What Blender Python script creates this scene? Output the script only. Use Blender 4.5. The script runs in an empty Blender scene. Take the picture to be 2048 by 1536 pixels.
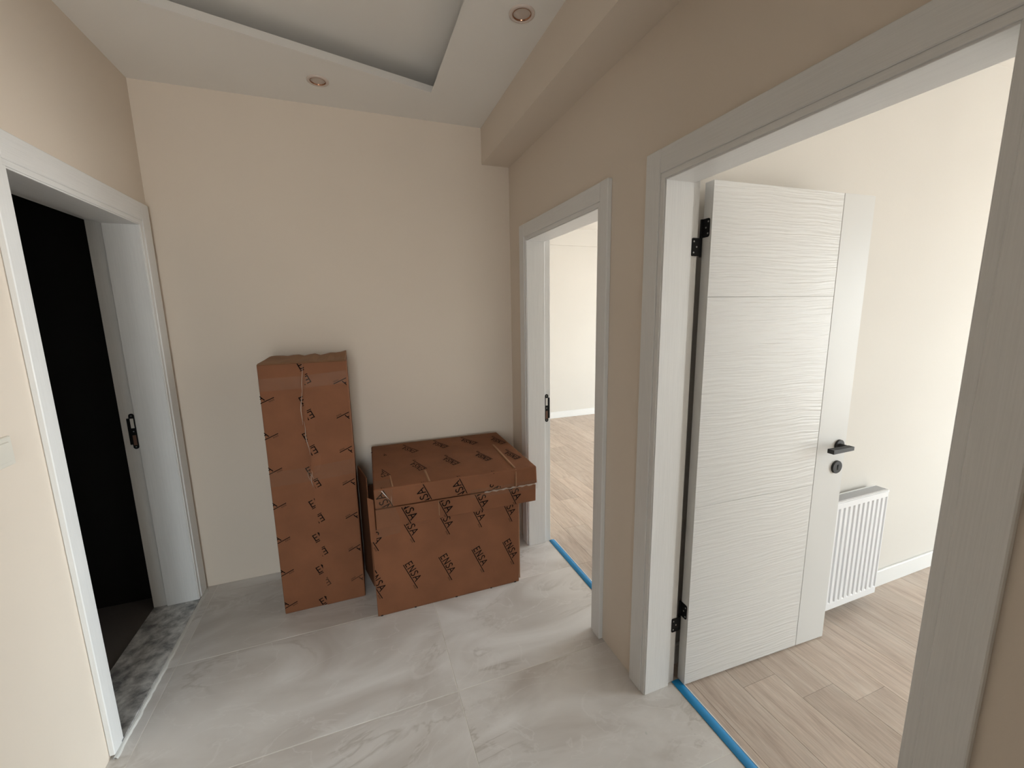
import bpy, bmesh, math, random
from mathutils import Vector, Matrix
random.seed(7)
scene = bpy.context.scene
COL = scene.collection

# ------------------------------------------------------------------ camera
cam_d = bpy.data.cameras.new('camera')
cam_d.sensor_fit = 'HORIZONTAL'
cam_d.sensor_width = 36.0
cam_d.lens = 828.19 / 2048.0 * 36.0
cam_d.clip_start = 0.02
cam = bpy.data.objects.new('camera', cam_d)
COL.objects.link(cam)
_roll, _pitch, _yaw = -0.01745192, -0.16795026, 0.35475425
_f = Vector((math.sin(_yaw) * math.cos(_pitch), math.cos(_yaw) * math.cos(_pitch), math.sin(_pitch)))
_r = Vector((math.cos(_yaw), -math.sin(_yaw), 0))
_u = _r.cross(_f)
_r2 = math.cos(_roll) * _r + math.sin(_roll) * _u
_u2 = -math.sin(_roll) * _r + math.cos(_roll) * _u
cam.matrix_world = Matrix(((_r2.x, _u2.x, -_f.x, 0), (_r2.y, _u2.y, -_f.y, 0), (_r2.z, _u2.z, -_f.z, 1.6), (0, 0, 0, 1)))
scene.camera = cam

# ------------------------------------------------------------------ sky and exposure
scene.view_settings.view_transform = 'Standard'
scene.view_settings.look = 'None'
scene.view_settings.gamma = 1.0
scene.view_settings.exposure = 0.0
scene.view_settings.use_curve_mapping = False
world = bpy.data.worlds.new('overcast_sky')
scene.world = world
world.use_nodes = True
wn, wl = world.node_tree.nodes, world.node_tree.links
wn.clear()
w_out = wn.new('ShaderNodeOutputWorld')
w_bg = wn.new('ShaderNodeBackground')
w_tc = wn.new('ShaderNodeTexCoord')
w_sep = wn.new('ShaderNodeSeparateXYZ')
w_ramp = wn.new('ShaderNodeValToRGB')
w_map = wn.new('ShaderNodeMapRange')
w_map.inputs[1].default_value = -1.0
w_map.inputs[2].default_value = 1.0
wl.new(w_tc.outputs['Generated'], w_sep.inputs[0])
wl.new(w_sep.outputs[2], w_map.inputs[0])
wl.new(w_map.outputs[0], w_ramp.inputs[0])
el = w_ramp.color_ramp.elements
el[0].position = 0.46
el[0].color = (0.74, 0.74, 0.71, 1)
el[1].position = 0.54
el[1].color = (0.83, 0.945, 1.0, 1)
wl.new(w_ramp.outputs[0], w_bg.inputs[0])
w_bg.inputs[1].default_value = 17.3
wl.new(w_bg.outputs[0], w_out.inputs[0])


def portal(name, loc, rot, sx, sy):
    d = bpy.data.lights.new(name, 'AREA')
    d.shape = 'RECTANGLE'
    d.size, d.size_y = sx, sy
    d.cycles.is_portal = True
    o = bpy.data.objects.new(name, d)
    o.location = loc
    o.rotation_euler = rot
    COL.objects.link(o)
    return o


# ------------------------------------------------------------------ helpers
def bx(bm, x0, x1, y0, y1, z0, z1, bevel=0.0, seg=1, mi=0):
    vs = [bm.verts.new(p) for p in ((x0, y0, z0), (x1, y0, z0), (x1, y1, z0), (x0, y1, z0),
                                    (x0, y0, z1), (x1, y0, z1), (x1, y1, z1), (x0, y1, z1))]
    fs = [bm.faces.new([vs[i] for i in q]) for q in
          ((3, 2, 1, 0), (4, 5, 6, 7), (0, 1, 5, 4), (1, 2, 6, 5), (2, 3, 7, 6), (3, 0, 4, 7))]
    for f in fs:
        f.material_index = mi
    if bevel > 0:
        es = list({e for f in fs for e in f.edges})
        r = bmesh.ops.bevel(bm, geom=es, offset=bevel, segments=seg, affect='EDGES', profile=0.5)
        for f in r['faces']:
            f.material_index = mi
    return vs


def hexa(bm, pts, bevel=0.0, seg=2):
    """pts: 4 bottom (ccw), 4 top"""
    vs = [bm.verts.new(p) for p in pts]
    fs = [bm.faces.new([vs[i] for i in q]) for q in
          ((3, 2, 1, 0), (4, 5, 6, 7), (0, 1, 5, 4), (1, 2, 6, 5), (2, 3, 7, 6), (3, 0, 4, 7))]
    if bevel > 0:
        es = list({e for f in fs for e in f.edges})
        bmesh.ops.bevel(bm, geom=es, offset=bevel, segments=seg, affect='EDGES', profile=0.5)
    return vs


def quad(bm, pts, mi=0):
    f = bm.faces.new([bm.verts.new(p) for p in pts])
    f.material_index = mi
    return f


def disc(bm, c, axis, r0, r1, d0, d1, n=24, mi=0, r_in0=0.0):
    """frustum along axis ('x','y','z') from offset d0 (radius r0) to d1 (radius r1)"""
    def P(r, a, d):
        u, v = r * math.cos(a), r * math.sin(a)
        if axis == 'z':
            return (c[0] + u, c[1] + v, c[2] + d)
        if axis == 'y':
            return (c[0] + u, c[1] + d, c[2] + v)
        return (c[0] + d, c[1] + u, c[2] + v)
    A = [bm.verts.new(P(r0, 2 * math.pi * i / n, d0)) for i in range(n)]
    B = [bm.verts.new(P(r1, 2 * math.pi * i / n, d1)) for i in range(n)]
    fs = [bm.faces.new((A[i], A[(i + 1) % n], B[(i + 1) % n], B[i])) for i in range(n)]
    fs.append(bm.faces.new(A[::-1]))
    fs.append(bm.faces.new(B))
    for f in fs:
        f.material_index = mi


def lathe(bm, c, prof, n=32, mi=0, axis='z', smooth=True):
    """ring surface from a list of (radius, height)"""
    rings = []
    for r, h in prof:
        ring = []
        for i in range(n):
            a = 2 * math.pi * i / n
            u, v = r * math.cos(a), r * math.sin(a)
            p = (c[0] + u, c[1] + v, c[2] + h) if axis == 'z' else (c[0] + u, c[1] + h, c[2] + v)
            ring.append(bm.verts.new(p))
        rings.append(ring)
    for A, B in zip(rings, rings[1:]):
        for i in range(n):
            f = bm.faces.new((A[i], A[(i + 1) % n], B[(i + 1) % n], B[i]))
            f.material_index = mi
            f.smooth = smooth


def origin_of(o):
    v = Vector((0, 0, 0))
    while o is not None:
        v += o.location
        o = o.parent
    return v


def obj(name, bm, mats, parent=None, kind=None, local=False, smooth=False):
    me = bpy.data.meshes.new(name)
    bmesh.ops.recalc_face_normals(bm, faces=bm.faces)
    if parent is not None and not local:
        bmesh.ops.translate(bm, verts=bm.verts, vec=-origin_of(parent))
    bm.to_mesh(me)
    bm.free()
    if smooth:
        for p in me.polygons:
            p.use_smooth = True
    for m in (mats if isinstance(mats, (list, tuple)) else [mats]):
        me.materials.append(m)
    o = bpy.data.objects.new(name, me)
    COL.objects.link(o)
    if parent is not None:
        o.parent = parent
    if kind:
        o['kind'] = kind
    return o


def B():
    return bmesh.new()


def box_obj(name, ext, mat, parent=None, kind=None, bevel=0.0, local=False):
    bm = B()
    bx(bm, *ext, bevel=bevel)
    return obj(name, bm, mat, parent, kind, local)


def tag(o, label=None, cat=None, group=None, kind=None):
    if label:
        o['label'] = label
    if cat:
        o['category'] = cat
    if group:
        o['group'] = group
    if kind:
        o['kind'] = kind
    return o


def empty(name, loc, label=None, cat=None, group=None, kind=None, rz=0.0):
    o = bpy.data.objects.new(name, None)
    o.empty_display_size = 0.1
    o.location = loc
    o.rotation_euler = (0, 0, rz)
    COL.objects.link(o)
    return tag(o, label, cat, group, kind)


# ------------------------------------------------------------------ materials
def new_mat(name, color, rough=0.5, metal=0.0, spec=0.5):
    m = bpy.data.materials.new(name)
    m.use_nodes = True
    b = m.node_tree.nodes['Principled BSDF']
    b.inputs['Base Color'].default_value = (*color, 1)
    b.inputs['Roughness'].default_value = rough
    b.inputs['Metallic'].default_value = metal
    b.inputs['Specular IOR Level'].default_value = spec
    return m, m.node_tree.nodes, m.node_tree.links, b


def coords(n, l, scale=(1, 1, 1), kind='Object', rnd=False):
    tc = n.new('ShaderNodeTexCoord')
    mp = n.new('ShaderNodeMapping')
    mp.inputs['Scale'].default_value = scale
    l.new(tc.outputs[kind], mp.inputs['Vector'])
    if rnd:
        oi = n.new('ShaderNodeObjectInfo')
        ml = n.new('ShaderNodeVectorMath')
        ml.operation = 'SCALE'
        ml.inputs[0].default_value = (37.0, 23.0, 11.0)
        l.new(oi.outputs['Random'], ml.inputs['Scale'])
        l.new(ml.outputs[0], mp.inputs['Location'])
        return mp, oi
    return mp


def add_bump(n, l, b, height_out, strength, dist):
    bp = n.new('ShaderNodeBump')
    bp.inputs['Strength'].default_value = strength
    bp.inputs['Distance'].default_value = dist
    l.new(height_out, bp.inputs['Height'])
    l.new(bp.outputs[0], b.inputs['Normal'])
    return bp


def paint(name, color, rough=0.75, bump=0.12):
    m, n, l, b = new_mat(name, color, rough, spec=0.25)
    mp = coords(n, l)
    t = n.new('ShaderNodeTexNoise')
    t.inputs['Scale'].default_value = 160
    t.inputs['Detail'].default_value = 3
    l.new(mp.outputs[0], t.inputs['Vector'])
    add_bump(n, l, b, t.outputs[0], bump, 0.002)
    t2 = n.new('ShaderNodeTexNoise')
    t2.inputs['Scale'].default_value = 1.6
    l.new(mp.outputs[0], t2.inputs['Vector'])
    r = n.new('ShaderNodeValToRGB')
    r.color_ramp.elements[0].position = 0.3
    r.color_ramp.elements[1].position = 0.7
    r.color_ramp.elements[0].color = (*[c * 0.97 for c in color], 1)
    r.color_ramp.elements[1].color = (*color, 1)
    l.new(t2.outputs[0], r.inputs[0])
    l.new(r.outputs[0], b.inputs['Base Color'])
    return m


def grained(name, color, scale, strength, dist, rough=0.4, distort=0.3, contrast=0.05):
    m, n, l, b = new_mat(name, color, rough, spec=0.4)
    mp = coords(n, l, scale)
    t = n.new('ShaderNodeTexNoise')
    t.inputs['Scale'].default_value = 1.0
    t.inputs['Detail'].default_value = 4
    t.inputs['Roughness'].default_value = 0.6
    t.inputs['Distortion'].default_value = distort
    l.new(mp.outputs[0], t.inputs['Vector'])
    r = n.new('ShaderNodeValToRGB')
    r.color_ramp.elements[0].position = 0.35
    r.color_ramp.elements[1].position = 0.6
    r.color_ramp.elements[0].color = (*[c * (1 - contrast) for c in color], 1)
    r.color_ramp.elements[1].color = (*color, 1)
    l.new(t.outputs[0], r.inputs[0])
    l.new(r.outputs[0], b.inputs['Base Color'])
    add_bump(n, l, b, t.outputs[0], strength, dist)
    return m


WALLC = (0.765, 0.668, 0.568)
M_wall = paint('cream_wall_paint', WALLC)
M_wall2 = paint('daylight_paled_paint', (0.71, 0.68, 0.635))  # wall cream made paler, cooler window light put into the colour
M_ceil = paint('ceiling_paint', (0.87, 0.835, 0.79), 0.85, 0.08)
WH = (0.79, 0.78, 0.765)
M_trim_v = grained('white_grain_vertical', WH, (300, 300, 7), 0.16, 0.0015)
M_trim_y = grained('white_grain_lengthwise', WH, (300, 7, 300), 0.16, 0.0015)
M_white = paint('white_lacquer', WH, 0.35, 0.03)
M_stile = paint('satin_white_lacquer', (0.72, 0.72, 0.71), 0.42, 0.02)
M_base = paint('white_skirting', (0.82, 0.82, 0.81), 0.4, 0.02)


def wavy_panel():
    col = (0.73, 0.725, 0.71)
    m, n, l, b = new_mat('embossed_wavy_white', col, 0.38, spec=0.4)
    mp = coords(n, l, (1, 1, 1))
    nz = n.new('ShaderNodeTexNoise')
    nz.inputs['Scale'].default_value = 3.0
    nz.inputs['Detail'].default_value = 2
    l.new(mp.outputs[0], nz.inputs['Vector'])
    mp2 = n.new('ShaderNodeMapping')
    mp2.inputs['Scale'].default_value = (4.0, 1.0, 115.0)
    l.new(mp.outputs[0], mp2.inputs['Vector'])
    ad = n.new('ShaderNodeVectorMath')
    ad.operation = 'MULTIPLY_ADD'
    ad.inputs[1].default_value = (0, 0, 4.0)
    l.new(nz.outputs['Color'], ad.inputs[0])
    l.new(mp2.outputs[0], ad.inputs[2])
    t = n.new('ShaderNodeTexNoise')
    t.inputs['Scale'].default_value = 1.0
    t.inputs['Detail'].default_value = 3
    t.inputs['Roughness'].default_value = 0.45
    l.new(ad.outputs[0], t.inputs['Vector'])
    add_bump(n, l, b, t.outputs[0], 0.8, 0.005)
    return m


M_panel = wavy_panel()


def tile_mat():
    m, n, l, b = new_mat('marbled_porcelain', (0.5, 0.47, 0.43), 0.3, spec=0.45)
    mp, oi = coords(n, l, (1, 1, 1), rnd=True)
    rot = n.new('ShaderNodeMapping')
    rot.inputs['Rotation'].default_value = (0, 0, math.radians(-42))
    rot.inputs['Scale'].default_value = (1.0, 2.1, 1.0)
    l.new(mp.outputs[0], rot.inputs['Vector'])
    big = n.new('ShaderNodeTexNoise')
    big.inputs['Scale'].default_value = 1.5
    big.inputs['Detail'].default_value = 5
    big.inputs['Distortion'].default_value = 1.2
    l.new(rot.outputs[0], big.inputs['Vector'])
    ramp = n.new('ShaderNodeValToRGB')
    e = ramp.color_ramp.elements
    e[0].position, e[0].color = 0.28, (0.53, 0.485, 0.45, 1)
    e[1].position, e[1].color = 0.72, (0.80, 0.775, 0.755, 1)
    c = ramp.color_ramp.elements.new(0.5)
    c.color = (0.66, 0.625, 0.595, 1)
    l.new(big.outputs[0], ramp.inputs[0])
    # veins: narrow band of a distorted noise
    v = n.new('ShaderNodeTexNoise')
    v.inputs['Scale'].default_value = 1.5
    v.inputs['Detail'].default_value = 5
    v.inputs['Roughness'].default_value = 0.55
    v.inputs['Distortion'].default_value = 0.9
    l.new(rot.outputs[0], v.inputs['Vector'])
    vr = n.new('ShaderNodeValToRGB')
    ve = vr.color_ramp.elements
    ve[0].position, ve[0].color = 0.478, (0, 0, 0, 1)
    ve[1].position, ve[1].color = 0.52, (0, 0, 0, 1)
    k = ve.new(0.5)
    k.color = (1, 1, 1, 1)
    l.new(v.outputs[0], vr.inputs[0])
    msk = n.new('ShaderNodeTexNoise')
    msk.inputs['Scale'].default_value = 2.0
    l.new(mp.outputs[0], msk.inputs['Vector'])
    mr = n.new('ShaderNodeMapRange')
    mr.inputs[1].default_value, mr.inputs[2].default_value = 0.45, 0.62
    mr.inputs[4].default_value = 0.5
    l.new(msk.outputs[0], mr.inputs[0])
    mu = n.new('ShaderNodeMath')
    mu.operation = 'MULTIPLY'
    l.new(vr.outputs[0], mu.inputs[0])
    l.new(mr.outputs[0], mu.inputs[1])
    mix = n.new('ShaderNodeMix')
    mix.data_type = 'RGBA'
    l.new(mu.outputs[0], mix.inputs['Factor'])
    l.new(ramp.outputs[0], mix.inputs['A'])
    mix.inputs['B'].default_value = (0.42, 0.38, 0.335, 1)
    # pale veins
    v2 = n.new('ShaderNodeTexNoise')
    v2.inputs['Scale'].default_value = 2.2
    v2.inputs['Detail'].default_value = 6
    v2.inputs['Distortion'].default_value = 1.2
    l.new(rot.outputs[0], v2.inputs['Vector'])
    vr2 = n.new('ShaderNodeValToRGB')
    ve2 = vr2.color_ramp.elements
    ve2[0].position, ve2[0].color = 0.485, (0, 0, 0, 1)
    ve2[1].position, ve2[1].color = 0.515, (0, 0, 0, 1)
    k2 = ve2.new(0.5)
    k2.color = (0.35, 0.35, 0.35, 1)
    l.new(v2.outputs[0], vr2.inputs[0])
    mix2 = n.new('ShaderNodeMix')
    mix2.data_type = 'RGBA'
    l.new(vr2.outputs[0], mix2.inputs['Factor'])
    l.new(mix.outputs['Result'], mix2.inputs['A'])
    mix2.inputs['B'].default_value = (0.80, 0.775, 0.755, 1)
    l.new(mix2.outputs['Result'], b.inputs['Base Color'])
    return m


M_tile = tile_mat()
M_grout = paint('pale_grout', (0.82, 0.79, 0.74), 0.9)


def plank_mat():
    m, n, l, b = new_mat('oak_laminate', (0.42, 0.31, 0.24), 0.42, spec=0.35)
    mp, oi = coords(n, l, (13, 1.1, 13), rnd=True)
    t = n.new('ShaderNodeTexNoise')
    t.inputs['Scale'].default_value = 1.6
    t.inputs['Detail'].default_value = 6
    t.inputs['Roughness'].default_value = 0.65
    t.inputs['Distortion'].default_value = 1.3
    l.new(mp.outputs[0], t.inputs['Vector'])
    r = n.new('ShaderNodeValToRGB')
    e = r.color_ramp.elements
    e[0].position, e[0].color = 0.30, (0.44, 0.345, 0.285, 1)
    e[1].position, e[1].color = 0.68, (0.63, 0.54, 0.465, 1)
    k = e.new(0.48)
    k.color = (0.555, 0.455, 0.38, 1)
    l.new(t.outputs[0], r.inputs[0])
    f = n.new('ShaderNodeTexNoise')
    f.inputs['Scale'].default_value = 14
    f.inputs['Detail'].default_value = 4
    l.new(mp.outputs[0], f.inputs['Vector'])
    fr = n.new('ShaderNodeMapRange')
    fr.inputs[1].default_value, fr.inputs[2].default_value = 0.3, 0.7
    fr.inputs[3].default_value, fr.inputs[4].default_value = 0.86, 1.06
    l.new(f.outputs[0], fr.inputs[0])
    rr = n.new('ShaderNodeMapRange')
    rr.inputs[3].default_value, rr.inputs[4].default_value = 0.9, 1.1
    l.new(oi.outputs['Random'], rr.inputs[0])
    mm = n.new('ShaderNodeMath')
    mm.operation = 'MULTIPLY'
    l.new(fr.outputs[0], mm.inputs[0])
    l.new(rr.outputs[0], mm.inputs[1])
    sc = n.new('ShaderNodeVectorMath')
    sc.operation = 'SCALE'
    l.new(r.outputs[0], sc.inputs[0])
    l.new(mm.outputs[0], sc.inputs['Scale'])
    l.new(sc.outputs[0], b.inputs['Base Color'])
    add_bump(n, l, b, f.outputs[0], 0.08, 0.001)
    return m


M_plank = plank_mat()
M_under = paint('dark_underlay', (0.16, 0.11, 0.08), 0.9)


def marble_mat():
    m, n, l, b = new_mat('grey_marble', (0.3, 0.3, 0.3), 0.3)
    mp = coords(n, l, (1, 1, 1))
    t = n.new('ShaderNodeTexNoise')
    t.inputs['Scale'].default_value = 17
    t.inputs['Detail'].default_value = 6
    t.inputs['Roughness'].default_value = 0.62
    t.inputs['Distortion'].default_value = 0.25
    l.new(mp.outputs[0], t.inputs['Vector'])
    r = n.new('ShaderNodeValToRGB')
    e = r.color_ramp.elements
    e[0].position, e[0].color = 0.36, (0.20, 0.20, 0.205, 1)
    e[1].position, e[1].color = 0.66, (0.78, 0.78, 0.76, 1)
    k = e.new(0.5)
    k.color = (0.48, 0.48, 0.475, 1)
    l.new(t.outputs[0], r.inputs[0])
    l.new(r.outputs[0], b.inputs['Base Color'])
    return m


M_marble = marble_mat()
M_chalk = paint('chalky_filler', (0.66, 0.65, 0.62), 0.95, 0.6)
M_dark = paint('unlit_bathroom_black', (0.022, 0.021, 0.021), 0.6)  # near-black paints in the darkness of the unlit bathroom
M_black = new_mat('black_metal', (0.009, 0.009, 0.010), 0.6, 0.0, 0.2)[0]
M_graph = new_mat('graphite_metal', (0.034, 0.034, 0.035), 0.5, 0.2, 0.3)[0]
M_hole = new_mat('black_recess', (0.003, 0.003, 0.003), 0.9)[0]
M_screw = new_mat('steel_screw', (0.45, 0.45, 0.44), 0.35, 0.8)[0]
M_slotw = new_mat('pale_slot', (0.72, 0.70, 0.66), 0.6)[0]
M_slotb = new_mat('raw_brown_slot', (0.16, 0.085, 0.055), 0.7)[0]
M_rad = paint('radiator_enamel', (0.84, 0.845, 0.86), 0.3, 0.0)
M_radgap = new_mat('radiator_inside_shade', (0.16, 0.165, 0.18), 0.6)[0]  # dark grey paints in the shade seen between the grille bars
M_film = new_mat('blue_film', (0.012, 0.235, 0.52), 0.35)[0]
M_alu = new_mat('pale_profile_edge', (0.82, 0.83, 0.83), 0.35)[0]
M_copper = new_mat('copper_ring', (0.42, 0.22, 0.14), 0.2, 0.95)[0]
M_bezel = new_mat('pinkish_bezel', (0.66, 0.56, 0.50), 0.15)[0]
M_frost = new_mat('frosted_lens', (0.58, 0.49, 0.43), 0.4)[0]
M_plastic = new_mat('cream_plastic', (0.74, 0.70, 0.62), 0.35)[0]
M_ink = new_mat('black_ink', (0.010, 0.006, 0.005), 0.85, spec=0.1)[0]
M_inkgrey = new_mat('thin_brown_ink', (0.075, 0.036, 0.02), 0.85, spec=0.1)[0]
M_frame = new_mat('window_plastic', (0.8, 0.8, 0.8), 0.4)[0]


def cardboard(name, col):
    m, n, l, b = new_mat(name, col, 0.72, spec=0.25)
    mp = coords(n, l, (1, 1, 1))
    t = n.new('ShaderNodeTexNoise')
    t.inputs['Scale'].default_value = 6
    t.inputs['Detail'].default_value = 5
    l.new(mp.outputs[0], t.inputs['Vector'])
    r = n.new('ShaderNodeValToRGB')
    e = r.color_ramp.elements
    e[0].position, e[0].color = 0.3, (*[c * 0.88 for c in col], 1)
    e[1].position, e[1].color = 0.7, (*[min(1, c * 1.08) for c in col], 1)
    l.new(t.outputs[0], r.inputs[0])
    l.new(r.outputs[0], b.inputs['Base Color'])
    t2 = n.new('ShaderNodeTexNoise')
    t2.inputs['Scale'].default_value = 14
    t2.inputs['Detail'].default_value = 6
    l.new(mp.outputs[0], t2.inputs['Vector'])
    add_bump(n, l, b, t2.outputs[0], 0.25, 0.006)
    return m


M_card = cardboard('brown_cardboard', (0.215, 0.086, 0.040))
M_cardedge = cardboard('pale_cardboard_edge', (0.31, 0.165, 0.088))


def tape_mat(name, alpha, col, rough=0.18):
    m, n, l, b = new_mat(name, col, rough)
    b.inputs['Alpha'].default_value = alpha
    mp = coords(n, l, (1, 1, 1))
    t = n.new('ShaderNodeTexNoise')
    t.inputs['Scale'].default_value = 25
    t.inputs['Detail'].default_value = 3
    l.new(mp.outputs[0], t.inputs['Vector'])
    add_bump(n, l, b, t.outputs[0], 0.5, 0.004)
    return m


M_tape = tape_mat('clear_packing_tape', 0.13, (0.36, 0.20, 0.12), 0.38)
M_tapefold = tape_mat('wrinkled_tape', 0.55, (0.62, 0.50, 0.42), 0.22)

# ------------------------------------------------------------------ main dimensions (metres)
XR, XR2 = 1.034, 1.170          # hall face and room face of the wall with the two bright doorways
XL, XL2 = -0.972, -1.160        # the same for the bathroom wall
YB = 2.784                      # back wall of the hall
YREAR = -2.6
HC = 2.781                      # hall ceiling
TOP = 3.05
R1 = dict(y0=0.413, y1=1.224, z=2.042)    # near doorway, inner faces of its lining
R2 = dict(y0=1.643, y1=2.460, z=2.042)    # far doorway
LB = dict(y0=1.802, y1=2.645, z=2.064)    # bathroom doorway
LIN = 0.026                     # thickness of the lining
Y1N = 1.317                     # north wall of the near room
Y2S, Y2N = 1.42, 5.60
X1E, X2E = 5.5, 6.2
Y1S = -1.8

# ------------------------------------------------------------------ structure: walls
bm = B()
o1 = (R1['y0'] - LIN, R1['y1'] + LIN)
o2 = (R2['y0'] - LIN, R2['y1'] + LIN)
zt = R1['z'] + LIN
bx(bm, XR, XR2, YREAR, o1[0], 0, TOP)
bx(bm, 0.32, XR, YREAR, -0.40, 0, TOP)      # solid block added behind the camera, shades the near casing
bx(bm, XR, XR2, o1[0], o1[1], zt, TOP)
bx(bm, XR, XR2, o1[1], o2[0], 0, TOP)
bx(bm, XR, XR2, o2[0], o2[1], zt, TOP)
bx(bm, XR, XR2, o2[1], Y2N, 0, TOP)
wall_right = obj('wall_right', bm, M_wall, kind='structure')

bm = B()
oL = (LB['y0'] - LIN, LB['y1'] + LIN)
ztL = LB['z'] + LIN
bx(bm, XL2, XL, 0.86, oL[0], -.2, TOP)
bx(bm, XL2, XL, YREAR, 0.86, 2.5, TOP)      # opening added towards the unlit room, cuts bounce from this wall
bx(bm, XL2, XL, oL[0], oL[1], ztL, TOP)
bx(bm, XL2, XL, oL[1], YB + 0.12, -.2, TOP)
wall_left = obj('wall_left', bm, M_wall, kind='structure')

box_obj('wall_back', (XL, XR, YB, YB + 0.12, -.2, TOP), M_wall, kind='structure')
# rear end of the hall: unseen glazed opening added to light the back wall
W3 = dict(x0=-0.80, x1=0.14, z0=0.3, z1=2.15)
bm = B()
bx(bm, XL, W3['x0'], YREAR - 0.15, YREAR, -.2, TOP)
bx(bm, W3['x1'], XR, YREAR - 0.15, YREAR, -.2, TOP)
bx(bm, W3['x0'], W3['x1'], YREAR - 0.15, YREAR, -.2, W3['z0'])
bx(bm, W3['x0'], W3['x1'], YREAR - 0.15, YREAR, W3['z1'], TOP)
obj('wall_rear', bm, M_wall, kind='structure')
# unlit room added behind the camera to keep the right wall darker
bm = B()
bx(bm, -4.4, XL2, 0.80, 0.86, -.2, TOP)
bx(bm, -4.5, -4.4, YREAR - .15, 0.86, -.2, TOP)
bx(bm, -4.5, XL, YREAR - .15, YREAR, -.2, TOP)
obj('wall_added_unlit_room', bm, M_wall, kind='structure')
# near room
box_obj('wall_near_room_north', (XR2, X2E + 0.15, Y1N, Y2S, -.2, TOP), M_wall2, kind='structure')
W1 = dict(y0=-1.65, y1=0.0, z0=0.1, z1=2.35)
bm = B()
bx(bm, X1E, X1E + 0.2, Y1S, W1['y0'], -.2, TOP)
bx(bm, X1E, X1E + 0.2, W1['y1'], Y1N, -.2, TOP)
bx(bm, X1E, X1E + 0.2, W1['y0'], W1['y1'], -.2, W1['z0'])
bx(bm, X1E, X1E + 0.2, W1['y0'], W1['y1'], W1['z1'], TOP)
obj('wall_near_room_east', bm, M_wall2, kind='structure')
box_obj('wall_near_room_south', (XR2, X1E + 0.2, Y1S - 0.1, Y1S, -.2, TOP), M_wall2, kind='structure')
# far room
box_obj('wall_far_room_north', (XR, X2E + 0.2, Y2N, Y2N + 0.15, -.2, TOP), M_wall2, kind='structure')
W2 = dict(y0=1.55, y1=3.55, z0=0.05, z1=2.5)
bm = B()
bx(bm, X2E, X2E + 0.2, Y2S, W2['y0'], -.2, TOP)
bx(bm, X2E, X2E + 0.2, W2['y1'], Y2N, -.2, TOP)
bx(bm, X2E, X2E + 0.2, W2['y0'], W2['y1'], -.2, W2['z0'])
bx(bm, X2E, X2E + 0.2, W2['y0'], W2['y1'], W2['z1'], TOP)
obj('wall_far_room_east', bm, M_wall2, kind='structure')
# bathroom, its darkness painted as near-black walls, lining and ceiling
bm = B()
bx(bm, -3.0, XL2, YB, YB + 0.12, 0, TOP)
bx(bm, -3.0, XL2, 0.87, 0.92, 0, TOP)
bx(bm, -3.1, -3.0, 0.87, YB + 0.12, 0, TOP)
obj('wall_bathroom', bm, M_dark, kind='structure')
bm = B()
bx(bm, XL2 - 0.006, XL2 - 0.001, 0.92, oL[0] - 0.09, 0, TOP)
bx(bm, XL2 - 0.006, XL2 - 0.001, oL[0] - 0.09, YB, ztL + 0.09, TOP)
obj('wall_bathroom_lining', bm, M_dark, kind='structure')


def window(name, x, w):
    t = empty(name, (x, (w['y0'] + w['y1']) / 2, w['z0']), kind='structure')
    ym = (w['y0'] + w['y1']) / 2
    for ext in ((x + .06, x + .13, w['y0'], w['y0'] + .06, w['z0'], w['z1']),
                (x + .06, x + .13, w['y1'] - .06, w['y1'], w['z0'], w['z1']),
                (x + .06, x + .13, ym - .04, ym + .04, w['z0'] + .06, w['z1'] - .06),
                (x + .06, x + .13, w['y0'] + .06, w['y1'] - .06, w['z0'], w['z0'] + .06),
                (x + .06, x + .13, w['y0'] + .06, w['y1'] - .06, w['z1'] - .06, w['z1'])):
        box_obj('window_frame', ext, M_frame, t, bevel=0.004)
    portal('daylight_' + name, (x + .16, ym, (w['z0'] + w['z1']) / 2), (0, math.radians(90), 0),
           w['z1'] - w['z0'], w['y1'] - w['y0'])


window('window_1', X1E, W1)
window('window_2', X2E, W2)
t = empty('window_3', ((W3['x0'] + W3['x1']) / 2, YREAR, W3['z0']), kind='structure')  # unseen rear window, added as fill for the back wall
xm = (W3['x0'] + W3['x1']) / 2
for ext in ((W3['x0'], W3['x0'] + .06, YREAR - .13, YREAR - .06, W3['z0'], W3['z1']), (W3['x1'] - .06, W3['x1'], YREAR - .13, YREAR - .06, W3['z0'], W3['z1']),
            (xm - .04, xm + .04, YREAR - .13, YREAR - .06, W3['z0'] + .06, W3['z1'] - .06),
            (W3['x0'] + .06, W3['x1'] - .06, YREAR - .13, YREAR - .06, W3['z0'], W3['z0'] + .06), (W3['x0'] + .06, W3['x1'] - .06, YREAR - .13, YREAR - .06, W3['z1'] - .06, W3['z1'])):
    box_obj('window_frame', ext, M_frame, t, bevel=0.004)
portal('daylight_window_3', (xm, YREAR - .16, (W3['z0'] + W3['z1']) / 2), (math.radians(90), 0, 0), W3['x1'] - W3['x0'], W3['z1'] - W3['z0'])

# ------------------------------------------------------------------ structure: ceilings
bx_x0, bx_x1 = XL, 0.846
inner = [(0.472, 2.450), (-0.74, 2.125), (-0.74, -0.2), (0.496, -0.2)]
outer = [(bx_x1, YB), (bx_x0, YB), (bx_x0, YREAR), (bx_x1, YREAR)]


def offset_poly(p, d):
    out = []
    for i in range(4):
        a, b, c = Vector(p[i - 1]), Vector(p[i]), Vector(p[(i + 1) % 4])
        e1, e2 = (b - a).normalized(), (c - b).normalized()
        n1, n2 = Vector((e1.y, -e1.x)), Vector((e2.y, -e2.x))
        k = (n1 + n2) / (1 + n1.dot(n2))
        out.append(tuple(b + k * d))
    return out


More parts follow.
